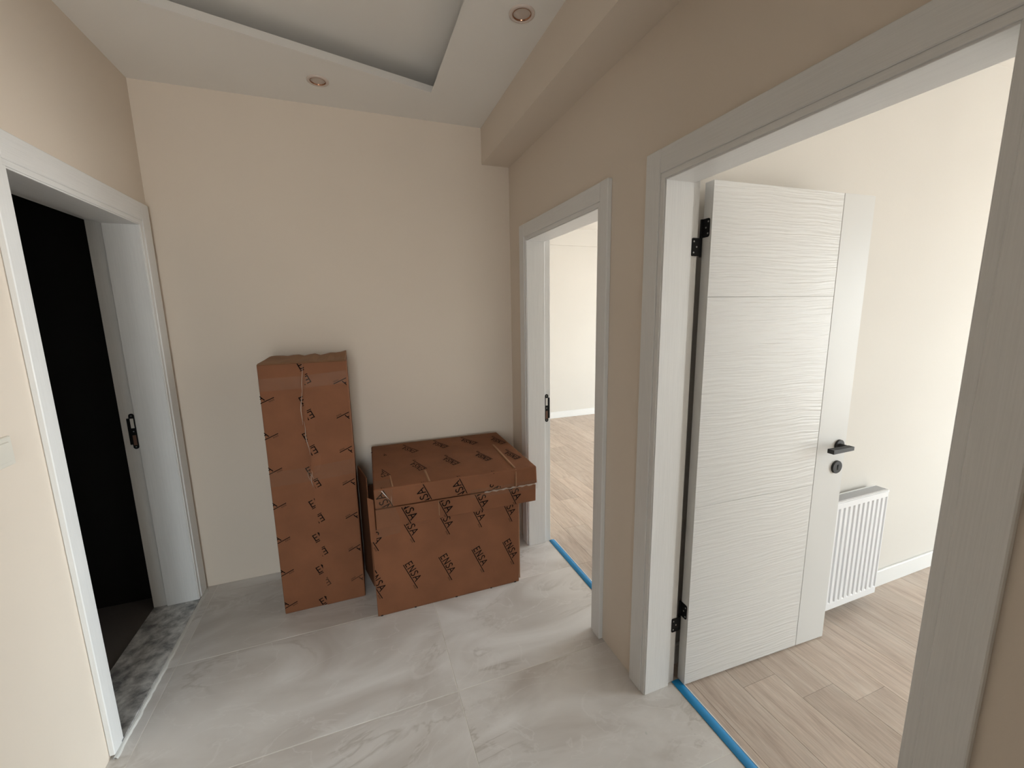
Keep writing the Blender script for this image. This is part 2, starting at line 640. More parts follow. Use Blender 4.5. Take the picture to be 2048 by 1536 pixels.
bm = B()
for i in range(4):
    j = (i + 1) % 4
    quad(bm, [(*inner[i], HC), (*inner[j], HC), (*outer[j], HC), (*outer[i], HC)])
ceiling = obj('ceiling', bm, M_ceil, kind='structure')
lip = offset_poly(inner, 0.033)
cove = offset_poly(inner, 0.30)
bm = B()
ZL, ZU = HC + 0.052, HC + 0.135
for A, za, Bq, zb in ((inner, HC, lip, ZL), (lip, ZL, cove, ZL), (cove, ZL, cove, ZU)):
    for i in range(4):
        j = (i + 1) % 4
        quad(bm, [(*A[i], za), (*A[j], za), (*Bq[j], zb), (*Bq[i], zb)])
quad(bm, [(*p, ZU) for p in cove])
obj('ceiling_recess', bm, M_ceil, ceiling)
box_obj('trim_4', (0.846, XR, YREAR, YB, 2.562, TOP), M_wall, kind='structure')['label'] = 'boxed plaster beam under the ceiling'
box_obj('ceiling_near_room', (XR2, X1E, Y1S, Y1N, 2.80, TOP), M_ceil, kind='structure')
box_obj('ceiling_far_room', (XR2, X2E, Y2S, Y2N, 2.80, TOP), M_ceil, kind='structure')
box_obj('trim_5', (XR2, X2E, Y2N - 0.02, Y2N, 2.565, 2.80), M_wall2, kind='structure')
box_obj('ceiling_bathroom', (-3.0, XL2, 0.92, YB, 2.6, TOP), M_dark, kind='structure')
box_obj('ceiling_slab', (-4.6, X2E + 0.3, YREAR - 0.3, Y2N + 0.3, TOP, TOP + 0.2), M_ceil, kind='structure')

# ------------------------------------------------------------------ structure: floors
box_obj('floor_slab', (-4.6, X2E + 0.4, YREAR - 0.3, Y2N + 0.3, -0.35, -0.2), M_under, kind='structure')
floor = box_obj('floor', (XL, 1.178, YREAR, YB, -0.2, -0.0012), M_grout, kind='structure')
box_obj('floor_added_unlit_room', (-4.4, XL, YREAR, 0.86, -0.2, -0.0005), M_tile, kind='structure')  # belongs to the added unlit room
ys = [2.145 - 0.6125 * k for k in range(0, 10)]
ys = [YB] + [y for y in ys if y > YREAR] + [YREAR]
xs = [XL, -0.905, 0.296, 1.176]
G = 0.0017
for i in range(len(ys) - 1):
    for j in range(3):
        bm = B()
        x0, x1, y0, y1 = xs[j] + G, xs[j + 1] - G, ys[i + 1] + G, ys[i] - G
        cx, cy = (x0 + x1) / 2, (y0 + y1) / 2
        bx(bm, x0 - cx, x1 - cx, y0 - cy, y1 - cy, -0.009, 0, bevel=0.0006)
        o = obj('tile', bm, M_tile, floor, local=True)
        o.location = (cx, cy, 0)


def plank_floor(name, x0, x1, y0, y1, sx, joints):
    fl = box_obj(name, (x0, x1, y0, y1, -0.2, -0.0012), M_under, kind='structure')
    wdt, ln = 0.1875, 1.29
    k = math.floor((x0 - sx) / wdt)
    while sx + k * wdt < x1:
        a, b = max(x0, sx + k * wdt), min(x1, sx + (k + 1) * wdt)
        off = joints.get(k, (k * 0.437) % ln)
        y = y0 - ((y0 - off) % ln)
        while y < y1:
            c, d = max(y0, y), min(y1, y + ln)
            if d - c > 0.01 and b - a > 0.01:
                bm = B()
                cx, cy = (a + b) / 2, (c + d) / 2
                bx(bm, a - cx + .0004, b - cx - .0004, c - cy + .0004, d - cy - .0004, -0.01, 0, bevel=0.0006)
                o = obj('plank', bm, M_plank, fl, local=True)
                o.location = (cx, cy, 0)
            y += ln
        k += 1
    return fl


plank_floor('floor_near_room', 1.180, X1E, Y1S, Y1N, 1.4425, {0: 1.10, 1: 0.975, 2: 0.886, -1: 0.35, 3: 0.2, 4: 0.62})
plank_floor('floor_far_room', 1.180, X2E, Y2S, Y2N, 1.35, {})
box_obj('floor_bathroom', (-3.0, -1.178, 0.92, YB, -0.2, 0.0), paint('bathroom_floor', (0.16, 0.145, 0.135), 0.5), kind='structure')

# skirting boards
box_obj('baseboard_near_room', (XR2 + 0.017, X1E, Y1N - 0.014, Y1N, 0, 0.10), M_base, kind='structure', bevel=0.003)
box_obj('baseboard_far_room', (XR2, X2E, Y2N - 0.015, Y2N, 0, 0.10), M_base, kind='structure', bevel=0.003)


# ------------------------------------------------------------------ door frames
def door_frame(name, sgn, xf, x_groove, x_jf, x_step, x_back, d, z0, cas_near, cas_far, cas_top, wall_in, label):
    """sgn +1: the hall lies on the -x side. Each board is a part of its own."""
    t = empty(name, (xf, (d['y0'] + d['y1']) / 2, z0), kind='structure')
    t['label'] = label

    def X(a, b):
        return (a, b) if a < b else (b, a)
    y0, y1, z = d['y0'], d['y1'], d['z']
    # linings: front board up to the step, then the set-back rebate
    for nm, (ya, yb), (ra, rb) in (('jamb', (y1, y1 + LIN), (y1 + .011, y1 + LIN)), ('jamb', (y0 - LIN, y0), (y0 - LIN, y0 - .011))):
        bm = B()
        bx(bm, *X(x_jf, x_step), ya, yb, z0, z + LIN, bevel=0.0012)
        bx(bm, *X(x_step, x_back), ra, rb, z0, z + LIN, bevel=0.0012)
        obj(nm, bm, M_trim_v, t)
    bm = B()
    bx(bm, *X(x_jf, x_step), y0, y1, z, z + LIN - .001, bevel=0.0012)
    bx(bm, *X(x_step, x_back), y0 - .011, y1 + .011, z + .013, z + LIN - .001, bevel=0.0012)
    obj('head_jamb', bm, M_trim_y, t)
    # casings: a board proud of the wall, leaving the lining edge in sight
    gap = 0.024
    zt_ = z + cas_top
    if cas_far:
        bm = B()
        bx(bm, *X(xf, wall_in), y1 + gap, y1 + cas_far, z0, zt_, bevel=0.0025)
        bx(bm, *X(x_groove, wall_in), y1 + .004, y1 + gap, z0, z + .005, bevel=0.0008)
        obj('casing', bm, M_trim_v, t)
    bm = B()
    bx(bm, *X(xf, wall_in), y0 - cas_near, y0 - gap, z0, zt_, bevel=0.0025)
    bx(bm, *X(x_groove, wall_in), y0 - gap, y0 - .004, z0, z + .005, bevel=0.0008)
    obj('casing', bm, M_trim_v, t)
    bm = B()
    bx(bm, *X(xf, wall_in), y0 - gap + .0008, y1 + gap - .0008, z + gap, zt_ - .0008, bevel=0.0025)
    bx(bm, *X(x_groove, wall_in), y0 - gap, y1 + gap, z + .005, z + gap, bevel=0.0008)
    obj('head_casing', bm, M_trim_y, t)
    # casing on the far side of the wall
    xb, xw = x_back, x_back - sgn * 0.016
    bm = B()
    bx(bm, *X(xw, xb), y1 + LIN + .001, y1 + .092, z0, zt_, bevel=0.002)
    obj('inner_casing', bm, M_trim_v, t)
    bm = B()
    bx(bm, *X(xw, xb), y0 - .09, y0 - LIN - .001, z0, zt_, bevel=0.002)
    obj('inner_casing', bm, M_trim_v, t)
    bm = B()
    bx(bm, *X(xw, xb), y0 - LIN, y1 + LIN, z + LIN, zt_ - .001, bevel=0.002)
    obj('inner_head_casing', bm, M_trim_y, t)
    return t


F1 = door_frame('trim_1', 1, 1.018, 1.023, 1.0275, 1.150, 1.187, R1, 0.0, 0.098, 0.099, 0.105, XR,
                'white wood-grain frame of the doorway with the open white door')
F2 = door_frame('trim_2', 1, 1.012, 1.017, 1.0215, 1.143, 1.187, R2, 0.0, 0.085, 0.099, 0.102, XR,
                'white wood-grain frame of the doorway behind the boxes')
F3 = door_frame('trim_3', -1, -0.954, -0.959, -0.9635, -1.112, -1.177, LB, 0.012, 0.075, 0.108, 0.112, XL,
                'white wood-grain frame around the dark bathroom doorway')


def strike_plate(parent, y, xc, zc, lipdir):
    """flat black plate on a face that looks along -y, with slots, screws and a lip along x"""
    h, w, th = 0.190, 0.0235, 0.003
    bm = B()
    n = 10
    top = [(w / 2 * math.cos(a), h / 2 - w / 2 + w / 2 * math.sin(a)) for a in [math.pi * i / n for i in range(n + 1)]]
    bot = [(-x, -z) for x, z in top]
    pts = top + bot
    A = [bm.verts.new((xc + x, y, zc + z)) for x, z in pts]
    Bv = [bm.verts.new((xc + x, y - th, zc + z)) for x, z in pts]
    bm.faces.new(A)
    bm.faces.new(Bv[::-1])
    for i in range(len(pts)):
        j = (i + 1) % len(pts)
        bm.faces.new((A[i], A[j], Bv[j], Bv[i]))
    xa, xb = sorted((xc + lipdir * w * 0.4, xc + lipdir * w * 0.95))
    bx(bm, xa, xb, y - th, y - .0004, zc - h * .37, zc + h * .37, bevel=0.0008)
    p = obj('strike_plate', bm, M_black, parent)
    p['label'] = 'black metal strike plate'
    bm = B()
    bx(bm, xc - .0075, xc + .0070, y - th - .0007, y - th + .001, zc + .018, zc + .069)
    obj('latch_slot', bm, M_slotw, p)
    bm = B()
    bx(bm, xc - .0075, xc + .0070, y - th - .0007, y - th + .001, zc - .074, zc - .020)
    obj('bolt_slot', bm, M_slotb, p)
    for dz in (.083, 0.0, -.083):
        bm = B()
        disc(bm, (xc, y - th, zc + dz), 'y', .0034, .0026, 0.0005, -.0012, 12)
        obj('screw', bm, M_screw, p)
    return p


strike_plate(F3, LB['y1'] + 0.0105, -1.128, 1.028, -1)
strike_plate(F2, R2['y1'] + 0.0105, 1.160, 0.971, 1)

# ------------------------------------------------------------------ the open door (leaf) in the near room
LEAF_W, LEAF_T = 0.829, 0.042
leaf = empty('door_1', (1.211, 1.197, 0.008), 'white door with a wavy embossed panel standing open in the near room', 'door',
             kind='structure', rz=math.radians(-2.2))
H = 2.043
GX = 0.650   # groove between the wavy panel and the smooth stile
box_obj('door_core', (0.0, LEAF_W, 0.004, LEAF_T, 0, H), M_white, leaf, local=True, bevel=0.001)
seams = [0.0, 0.395, 0.815, 1.640, H]
for a, b in zip(seams, seams[1:]):
    bm = B()
    bx(bm, 0.0, GX - .0015, 0.0, 0.0045, a + .0005, b - .0005, bevel=0.0007)
    obj('wavy_panel', bm, M_panel, leaf, local=True)
box_obj('smooth_stile', (GX + .0015, LEAF_W, 0.0, 0.0045, 0, H), M_stile, leaf, local=True, bevel=0.0007)
# handle
hx, hz = 0.783, 0.984
bm = B()
lathe(bm, (hx, 0, hz), [(0.0265, 0.0), (0.0265, -.0075), (0.0255, -.0085), (0.0, -.0085)], 36, axis='y', smooth=False)
rose = obj('handle_rose', bm, M_graph, leaf, local=True)
bm = B()
lathe(bm, (hx, 0, hz), [(0.0105, -.0085), (0.0095, -.040), (0.0, -.040)], 20, axis='y')
# bent square neck and flat lever pointing to the hinge side
hexa(bm, [(hx - .012, -.038, hz - .007), (hx + .013, -.038, hz - .007), (hx + .013, -.030, hz - .007), (hx - .012, -.030, hz - .007),
          (hx - .012, -.038, hz + .007), (hx + .013, -.038, hz + .007), (hx + .013, -.030, hz + .007), (hx - .012, -.030, hz + .007)], 0.001)
hexa(bm, [(hx - .122, -.064, hz - .0095), (hx + .013, -.058, hz - .0085), (hx + .013, -.034, hz - .0085), (hx - .122, -.036, hz - .0095),
          (hx - .122, -.064, hz + .0095), (hx + .013, -.058, hz + .0085), (hx + .013, -.034, hz + .0085), (hx - .122, -.036, hz + .0095)], 0.0012)
h = obj('door_handle', bm, M_graph, leaf, local=True)
h['label'] = 'dark graphite lever handle'
rose['label'] = 'round dark graphite handle rose'
bm = B()
kz = 0.883
lathe(bm, (hx - .002, 0, kz), [(0.0295, 0.0), (0.0295, -.0075), (0.0280, -.0090), (0.0, -.0090)], 36, axis='y', smooth=False)
k = obj('key_rose', bm, M_graph, leaf, local=True)
k['label'] = 'round dark graphite keyhole rose'
box_obj('keyhole', (hx - .0052, hx + .0022, -.0102, -.0085, kz - .012, kz + .012), M_hole, k, local=True, bevel=0.0004)
# strike edge lock plate on the free edge
box_obj('lock_faceplate', (LEAF_W - .0005, LEAF_W + .001, .010, .032, 0.84, 1.04), M_black, leaf, local=True)


def rounded_plate(bm, y0, y1, z0, z1, x0, x1, r, plane):
    """plate with two rounded corners on its outer long side. plane 'x': lies in y-z; plane 'y': lies in x-z"""
    pts = [(y0, z0), (y1 - r, z0)] if y1 > y0 else [(y0, z0), (y1 + r, z0)]
    s = 1 if y1 > y0 else -1
    for i in range(1, 6):
        a = -math.pi / 2 + math.pi / 2 * i / 5
        pts.append((y1 - s * r + s * r * math.cos(a), z0 + r + r * math.sin(a)))
    for i in range(0, 6):
        a = math.pi / 2 * i / 5
        pts.append((y1 - s * r + s * r * math.cos(a), z1 - r + r * math.sin(a)))
    pts.append((y0, z1))
    f = (lambda u, v, d: (d, u, v)) if plane == 'x' else (lambda u, v, d: (u, d, v))
    A = [bm.verts.new(f(u, v, x0)) for u, v in pts]
    C = [bm.verts.new(f(u, v, x1)) for u, v in pts]
    bm.faces.new(A)
    bm.faces.new(C[::-1])
    for i in range(len(pts)):
        j = (i + 1) % len(pts)
        bm.faces.new((A[i], A[j], C[j], C[i]))


for zc in (1.852, 0.306):
    # leaf plate on the hinge edge (x = 0 in the leaf), frame plate on the rebate of the lining
    bm = B()
    rounded_plate(bm, 0.044, 0.008, zc + .001, zc + .066, -.0004, -.0030, 0.008, 'x')
    lathe_z = [(0.0052, -.066), (0.0052, .066)]
    disc(bm, (-.0045, .0445, zc), 'z', .0050, .0050, -.066, .066, 14)
    hg = obj('hinge', bm, M_black, leaf, local=True)
    hg['label'] = 'black metal butt hinge'
    for yy, dz in ((.014, .054), (.024, .034), (.014, .013)):
        bm = B()
        disc(bm, (-.0030, yy, zc + dz), 'x', .0034, .0026, 0.0004, -.0012, 12)
        obj('screw', bm, M_screw, hg, local=True)
    bm = B()
    yj = R1['y1'] + 0.0105
    rounded_plate(bm, 1.204, 1.160, zc - .056, zc + .007, yj, yj - .0028, 0.005, 'y')
    hp = obj('hinge_plate', bm, M_black, F1)
    for xx, dz in ((1.168, -.005), (1.181, -.024), (1.168, -.044)):
        bm = B()
        disc(bm, (xx, yj - .0028, zc + dz), 'y', .0034, .0026, 0.0004, -.0012, 12)
        obj('screw', bm, M_screw, hp)

# ------------------------------------------------------------------ thresholds
th = empty('door_threshold', (-1.07, 2.22, 0), 'mottled grey marble threshold slab in the dark bathroom doorway', 'threshold')
box_obj('marble_slab', (-1.178, -0.958, oL[0] + .001, oL[1] - .001, 0.0, 0.0118), M_marble, th, bevel=0.0015)
bm = B()
N = 60
prev = None
for i in range(N + 1):
    y = 1.72 + (2.745 - 1.72) * i / N
    w_ = 0.010 + 0.005 * random.random()
    hh = 0.006 + 0.002 * random.random()
    row = [bm.verts.new(p) for p in ((-.9565, y, 0.0), (-.9565, y, hh + .003), (-.9565 + w_ * .6, y, hh), (-.9565 + w_, y, 0.0))]
    if prev:
        for q in range(3):
            bm.faces.new((prev[q], prev[q + 1], row[q + 1], row[q]))
    prev = row
g = obj('grout_bead', bm, M_chalk, th)
g['label'] = 'rough white filler along the front edge'


def strip(y0, y1, label):
    t = empty('transition_strip', (1.2, (y0 + y1) / 2, 0), label, 'floor strip', 'blue film-covered floor strips in the doorways')
    bm = B()
    n = 8
    x0, x1 = 1.1765, 1.2155
    prof = [(x0 + (x1 - x0) * i / n, 0.0006 + 0.0056 * math.sin(math.pi * (0.08 + 0.84 * i / n))) for i in range(n + 1)]
    A = [bm.verts.new((x, y0, z)) for x, z in prof]
    Cc = [bm.verts.new((x, y1, z)) for x, z in prof]
    for i in range(n):
        f = bm.faces.new((A[i], A[i + 1], Cc[i + 1], Cc[i]))
        f.smooth = True
    bm.faces.new(A[::-1] + [bm.verts.new((x1, y0, 0)), bm.verts.new((x0, y0, 0))][::1])
    obj('protective_film', bm, M_film, t)['label'] = 'bright blue protective film'
    box_obj('profile_edge', (1.2155, 1.2215, y0, y1, 0.0, 0.0035), M_alu, t, bevel=0.001)['label'] = 'white metal edge of the strip'
    return t


strip(R1['y0'] - .008, R1['y1'] + .009, 'blue film covered metal floor strip in the doorway with the open white door')
strip(R2['y0'] - .008, R2['y1'] + .009, 'blue film covered metal floor strip in the doorway behind the cardboard boxes')

# ------------------------------------------------------------------ radiator
rx0, rx1, rz0, rz1 = 1.947, 2.547, 0.064, 0.660
yf, yw = 1.226, Y1N
rad = empty('radiator', ((rx0 + rx1) / 2, yw, rz0), 'white ribbed panel radiator on the wall behind the open door', 'radiator')


def ribbed(y, depth_sign):
    bm = B()
    pitch, rw, dep = 0.0364, 0.0195, 0.014
    ins = 0.012
    zb, zt_ = rz0 + 0.040, rz1 - 0.036
    zb2, zt2 = zb + .012, zt_ - .012
    x_l, x_r = rx0 + .012, rx1 - .004
    edges = [x_l]
    g0 = x_r - 0.006
    grooves = []
    while g0 - (pitch - rw) > x_l + .01:
        grooves.append((g0 - (pitch - rw), g0))
        g0 -= pitch
    grooves = grooves[::-1]
    yb = y + depth_sign * dep

    def q(a, b, c, d):
        quad(bm, [a, b, c, d])
    # margins
    q((x_l, y, rz0 + .004), (x_r, y, rz0 + .004), (x_r, y, zb), (x_l, y, zb))
    q((x_l, y, zt_), (x_r, y, zt_), (x_r, y, rz1 - .006), (x_l, y, rz1 - .006))
    cur = x_l
    for a, b in grooves:
        q((cur, y, zb), (a, y, zb), (a, y, zt_), (cur, y, zt_))
        i = .004
        a2, b2 = a + i, b - i
        q((a, y, zb), (a2, yb, zb2), (a2, yb, zt2), (a, y, zt_))
        q((b2, yb, zb2), (b, y, zb), (b, y, zt_), (b2, yb, zt2))
        q((a2, yb, zb2), (b2, yb, zb2), (b2, yb, zt2), (a2, yb, zt2))
        q((a, y, zb), (b, y, zb), (b2, yb, zb2), (a2, yb, zb2))
        q((a2, yb, zt2), (b2, yb, zt2), (b, y, zt_), (a, y, zt_))
        cur = b
    q((cur, y, zb), (x_r, y, zb), (x_r, y, zt_), (cur, y, zt_))
    # returns round the edge
    for (xa, xb, za, zb_) in ((x_l, x_r, rz0 + .004, rz0 + .004), (x_l, x_r, rz1 - .006, rz1 - .006)):
        q((xa, y, za), (xb, y, zb_), (xb, y + depth_sign * .014, zb_), (xa, y + depth_sign * .014, za))
    for x in (x_l, x_r):
        q((x, y, rz0 + .004), (x, y, rz1 - .006), (x, y + depth_sign * .014, rz1 - .006), (x, y + depth_sign * .014, rz0 + .004))
    bmesh.ops.remove_doubles(bm, verts=bm.verts, dist=0.0002)
    return bm


obj('front_panel', ribbed(yf, 1), M_rad, rad)
obj('back_panel', ribbed(yw - .016, -1), M_rad, rad)
bm = B()
for i in range(24):
    x = rx0 + .02 + i * 0.0235
    bx(bm, x, x + .0012, yf + .012, yw - .032, rz0 + .03, rz1 - .03)
obj('convector_fin', bm, M_radgap, rad, kind='stuff')
for xa, xb in ((rx1 - .003, rx1), (rx0, rx0 + .003)):
    box_obj('side_cover', (xa, xb, yf + .003, yw - .022, rz0 + .012, rz1), M_rad, rad, bevel=0.001)
bm = B()
bx(bm, rx0 + .003, rx1 - .003, yf + .001, yf + .012, rz1 - .005, rz1)
bx(bm, rx0 + .003, rx1 - .003, yw - .030, yw - .022, rz1 - .005, rz1)
obj('grille_rail', bm, M_rad, rad)
bm = B()
x = rx0 + .006
while x < rx1 - .006:
    bx(bm, x, x + .0020, yf + .012, yw - .030, rz1 - .004, rz1 - .0008)
    x += 0.0072
obj('grille_bar', bm, M_rad, rad, kind='stuff')
bm = B()
disc(bm, (rx1, yf + .012, rz1 - .012), 'x', .008, .008, 0, .010, 14)
obj('vent_plug', bm, M_rad, rad)
for xb in (rx0 + .1, rx1 - .1):
    box_obj('wall_bracket', (xb - .015, xb + .015, yw - .018, yw - .001, rz0 + .03, rz1 - .05), M_rad, rad)

# ------------------------------------------------------------------ ceiling spotlights
def spot(x, y, label):
    t = empty('ceiling_spotlight', (x, y, HC), label, 'spotlight', 'recessed ceiling spotlights')
    bm = B()
    lathe(bm, (x, y, HC), [(0.052, 0.0005), (0.052, -.004), (0.049, -.0062), (0.040, -.0062), (0.0385, -.0045)], 40)
    obj('bezel', bm, M_bezel, t)
    bm = B()
    lathe(bm, (x, y, HC), [(0.0380, -.0045), (0.0365, -.0058), (0.0352, -.0050), (0.0340, .0120)], 40)
    obj('copper_ring', bm, M_copper, t)['label'] = 'shiny copper inner ring'
    bm = B()
    lathe(bm, (x, y, HC), [(0.0338, -.0006), (0.020, -.0012), (0.0, -.0014)], 32)
    obj('lens', bm, M_frost, t)


spot(-0.089, 2.514, 'small round copper-ringed ceiling spotlight by the back wall')
spot(0.713, 1.737, 'small round copper-ringed ceiling spotlight beside the boxed beam')

# ------------------------------------------------------------------ light switch
sw = empty('light_switch', (XL, 1.56, 1.235), 'cream light switch plate on the wall before the dark bathroom doorway', 'switch')
box_obj('switch_plate', (XL, XL + .008, 1.515, 1.600, 1.192, 1.277), M_plastic, sw, bevel=0.0025)
box_obj('rocker', (XL + .0075, XL + .0125, 1.530, 1.585, 1.205, 1.262), M_plastic, sw, bevel=0.002)

# ------------------------------------------------------------------ printed lettering
W_ = 0.135   # stroke width in letter heights
S_PTS = [(0.52, 0.86), (0.40, 0.97), (0.22, 0.98), (0.08, 0.86), (0.10, 0.68), (0.26, 0.55), (0.42, 0.42), (0.50, 0.27), (0.44, 0.10), (0.28, 0.02), (0.10, 0.04), (0.0, 0.14)]
LETTERS = {
    'E': ([[(0, 0), (0, 1)], [(0, 0.04), (0.46, 0.04)], [(0, 0.52), (0.40, 0.52)], [(0, 0.96), (0.46, 0.96)]], 0.0),
    'N': ([[(0, 0), (0, 1)], [(0, 1), (0.58, 0)], [(0.58, 0), (0.58, 1)]], 0.80),
    'S': ([S_PTS], 1.68),
    'A': ([[(0, 0), (0.36, 1)], [(0.36, 1), (0.74, 0)], [(0.13, 0.33), (0.61, 0.33)]], 2.45),
}


def clip_poly(poly, clip):
    """both ccw convex lists of 2-D points"""
    out = poly
    for i in range(len(clip)):
        (ax, ay), (bx_, by) = clip[i], clip[(i + 1) % len(clip)]
        src, out = out, []
        if not src:
            return []
        side = lambda p: (bx_ - ax) * (p[1] - ay) - (by - ay) * (p[0] - ax)
        for a, b in zip(src, src[1:] + src[:1]):
            sa, sb = side(a), side(b)
            if sa >= 0:
                out.append(a)
            if sa * sb < 0:
                t_ = sa / (sa - sb)
                out.append((a[0] + t_ * (b[0] - a[0]), a[1] + t_ * (b[1] - a[1])))
    return out


def logo(bm, org, ang, surf, clip, letters='ENSA', size=0.038, under=(0.0, 0.168), tagline=True, fade=0):
    ca, sa = math.cos(ang), math.sin(ang)

    def put(poly, mi):
        p2 = [(org[0] + x * ca - y * sa, org[1] + x * sa + y * ca) for x, y in poly]
        p2 = clip_poly(p2, clip)
        if len(p2) > 2:
            f = bm.faces.new([bm.verts.new(surf(u, v)) for u, v in p2])
            f.material_index = mi

    def stroke(a, b, w, mi=0):
        dx, dy = b[0] - a[0], b[1] - a[1]
        L = math.hypot(dx, dy) or 1e-6
        ux, uy = dx / L * w * .35, dy / L * w * .35
        nx, ny = -dy / L * w / 2, dx / L * w / 2
        put([(a[0] - ux - nx, a[1] - uy - ny), (b[0] + ux - nx, b[1] + uy - ny),
             (b[0] + ux + nx, b[1] + uy + ny), (a[0] - ux + nx, a[1] - uy + ny)], mi)
    y0 = 0.0075
    for ch in letters:
        st, x0 = LETTERS[ch]
        for pl in st:
            for a, b in zip(pl, pl[1:]):
                stroke(((x0 + a[0]) * size + .004, y0 + a[1] * size), ((x0 + b[0]) * size + .004, y0 + b[1] * size), W_ * size, fade)
    if under:
        stroke((under[0], 0.0), (under[1], 0.0), 0.0044, fade)
    if tagline:
        for i in range(5):
            x = 0.141 + i * 0.0055
            stroke((x, -.0065), (x, -.0125), 0.0028, 1)


def rect(u0, u1, v0, v1):
    return [(u0, v0), (u1, v0), (u1, v1), (u0, v1)]


EPS = 0.0008
INK = [M_ink, M_inkgrey]

# ------------------------------------------------------------------ tall carton
TX0, TX1, TY0, TY1, TH = -0.478, -0.064, 2.338, 2.742, 1.372
tall = empty('tall_cardboard_box', (-0.27, 2.54, 0), 'tall narrow brown cardboard box standing upright against the back wall', 'box')
bm = B()
hexa(bm, [(TX0, TY0, 0), (TX1, TY0, 0), (TX1, TY1, 0), (TX0, TY1, 0),
          (TX0 + .004, TY0, TH), (TX1 + .002, TY0, TH), (TX1 - .004, TY1, TH), (TX0 + .002, TY1, TH)], 0.004, 2)
obj('carton_body', bm, M_card, tall)
# the front closes with a flap whose wavy edge runs down the middle
SEAM = [(1.372, -.262), (1.28, -.268), (1.17, -.282), (1.08, -.286), (1.0, -.284), (0.92, -.276), (0.86, -.272), (0.80, -.282), (0.74, -.277),
        (0.60, -.276), (0.45, -.270), (0.28, -.270), (0.1, -.268), (0.002, -.267)]


def seam_x(z):
    for (za, xa), (zb, xb) in zip(SEAM, SEAM[1:]):
        if zb <= z <= za:
            return xb + (xa - xb) * (z - zb) / (za - zb)
    return -.27


bm = B()
pr = None
NS = 48
for i in range(NS + 1):
    z = 0.002 + (TH - .004) * i / NS
    xs_ = seam_x(z)
    lift = 0.0035 + 0.0025 * abs(math.sin(z * 7.3)) + (0.004 if 0.78 < z < 0.86 else 0)
    row = [bm.verts.new(p) for p in ((xs_, TY0 - .0002, z), (xs_, TY0 - lift, z), (xs_ + .045, TY0 - .0032, z), (TX1 - .004, TY0 - .0026, z), (TX1 - .004, TY0 - .0002, z))]
    if pr:
        for q in range(4):
            bm.faces.new((pr[q], pr[q + 1], row[q + 1], row[q]))
    pr = row
obj('front_flap', bm, M_card, tall)
# crumpled top flaps
bm = B()
nx_ = 14
rows = []
for i in range(nx_ + 1):
    x = TX0 + .004 + (TX1 - TX0 - .008) * i / nx_
    wob = 0.004 * math.sin(i * 1.9) + 0.003 * math.sin(i * 4.1)
    end = 0.010 if i >= nx_ - 2 else 0.0
    rows.append([bm.verts.new(p) for p in ((x, TY0 - .001, TH - .001), (x, TY0 + .03, TH + .004 + wob * .4), (x, TY0 + .20, TH + .006 + wob),
                                           (x, TY0 + .33, TH + .010 + wob + end), (x, TY1 - .002, TH + .009 + wob + end), (x, TY1 - .001, TH - .001))])
for A, Cc in zip(rows, rows[1:]):
    for q in range(5):
        bm.faces.new((A[q], Cc[q], Cc[q + 1], A[q + 1]))
bm.faces.new(rows[0])
bm.faces.new(rows[-1][::-1])
tf = obj('top_flap', bm, M_cardedge, tall)
tf['label'] = 'crumpled paler top flaps'
# printing, left half and right flap
bm = B()
sl = lambda u, v: (u, TY0 - EPS, v)
sr = lambda u, v: (u, TY0 - 0.0026 - 0.0012 - 0.0018 * max(0, 1 - (u - seam_x(v)) / .05), v)
zr = [1.178, 0.990, 0.805, 0.611, 0.418, 0.228, 0.035]
clipL = rect(TX0 + .002, -0.288, 0.003, TH - .002)
for z in zr:
    # end of a word that starts on the hidden side: A, line and small print
    a = math.radians(23)
    d = (math.cos(a), math.sin(a))
    o_ = (-0.415 - d[0] * .168, z + .027 - d[1] * .168)
    logo(bm, o_, a, sl, clipL)
for z, x in zip((1.373, 1.192, 0.999, 0.812, 0.624, 0.427, 0.235, 0.041), (-.300, -.306, -.308, -.309, -.311, -.310, -.310, -.309)):
    a = math.radians(23)
    up = (-math.sin(a), math.cos(a))
    o_ = (x - up[0] * .0455, z - up[1] * .0455)
    n_ = 4
    for k_ in range(n_):     # clip along the wavy seam in short bands
        zl, zh = max(0.003, z - .07 + .1 * k_ / n_), min(TH - .002, z - .07 + .1 * (k_ + 1) / n_)
        if zh > zl:
            logo(bm, o_, a, sl, rect(TX0, seam_x((zl + zh) / 2) - .001, zl, zh), tagline=False)
for z in (1.274, 1.088, 0.896, 0.710, 0.511, 0.315, 0.127):
    a = math.radians(23 + 180)
    up = (-math.sin(a), math.cos(a))
    o_ = (-0.235 - up[0] * .0455, z - up[1] * .0455)
    n_ = 4
    for k_ in range(n_):
        zl, zh = z - .04 + .12 * k_ / n_, z - .04 + .12 * (k_ + 1) / n_
        logo(bm, o_, a, sr, rect(seam_x((zl + zh) / 2) + .003, TX1, zl, zh), tagline=False, fade=0 if z > .2 else 1)
for z in (1.254, 1.069, 0.879, 0.693, 0.496, 0.299, 0.114):
    a = math.radians(24 + 180)
    d = (math.cos(a), math.sin(a))
    o_ = (-0.131 - d[0] * .168, z - d[1] * .168)
    logo(bm, o_, a, sr, rect(-0.2, TX1 - .006, z - .06, z + .06), fade=0 if z > .2 else 1)
pl = obj('printed_lettering', bm, INK, tall, kind='stuff')
pl['label'] = 'black printed shop lettering'
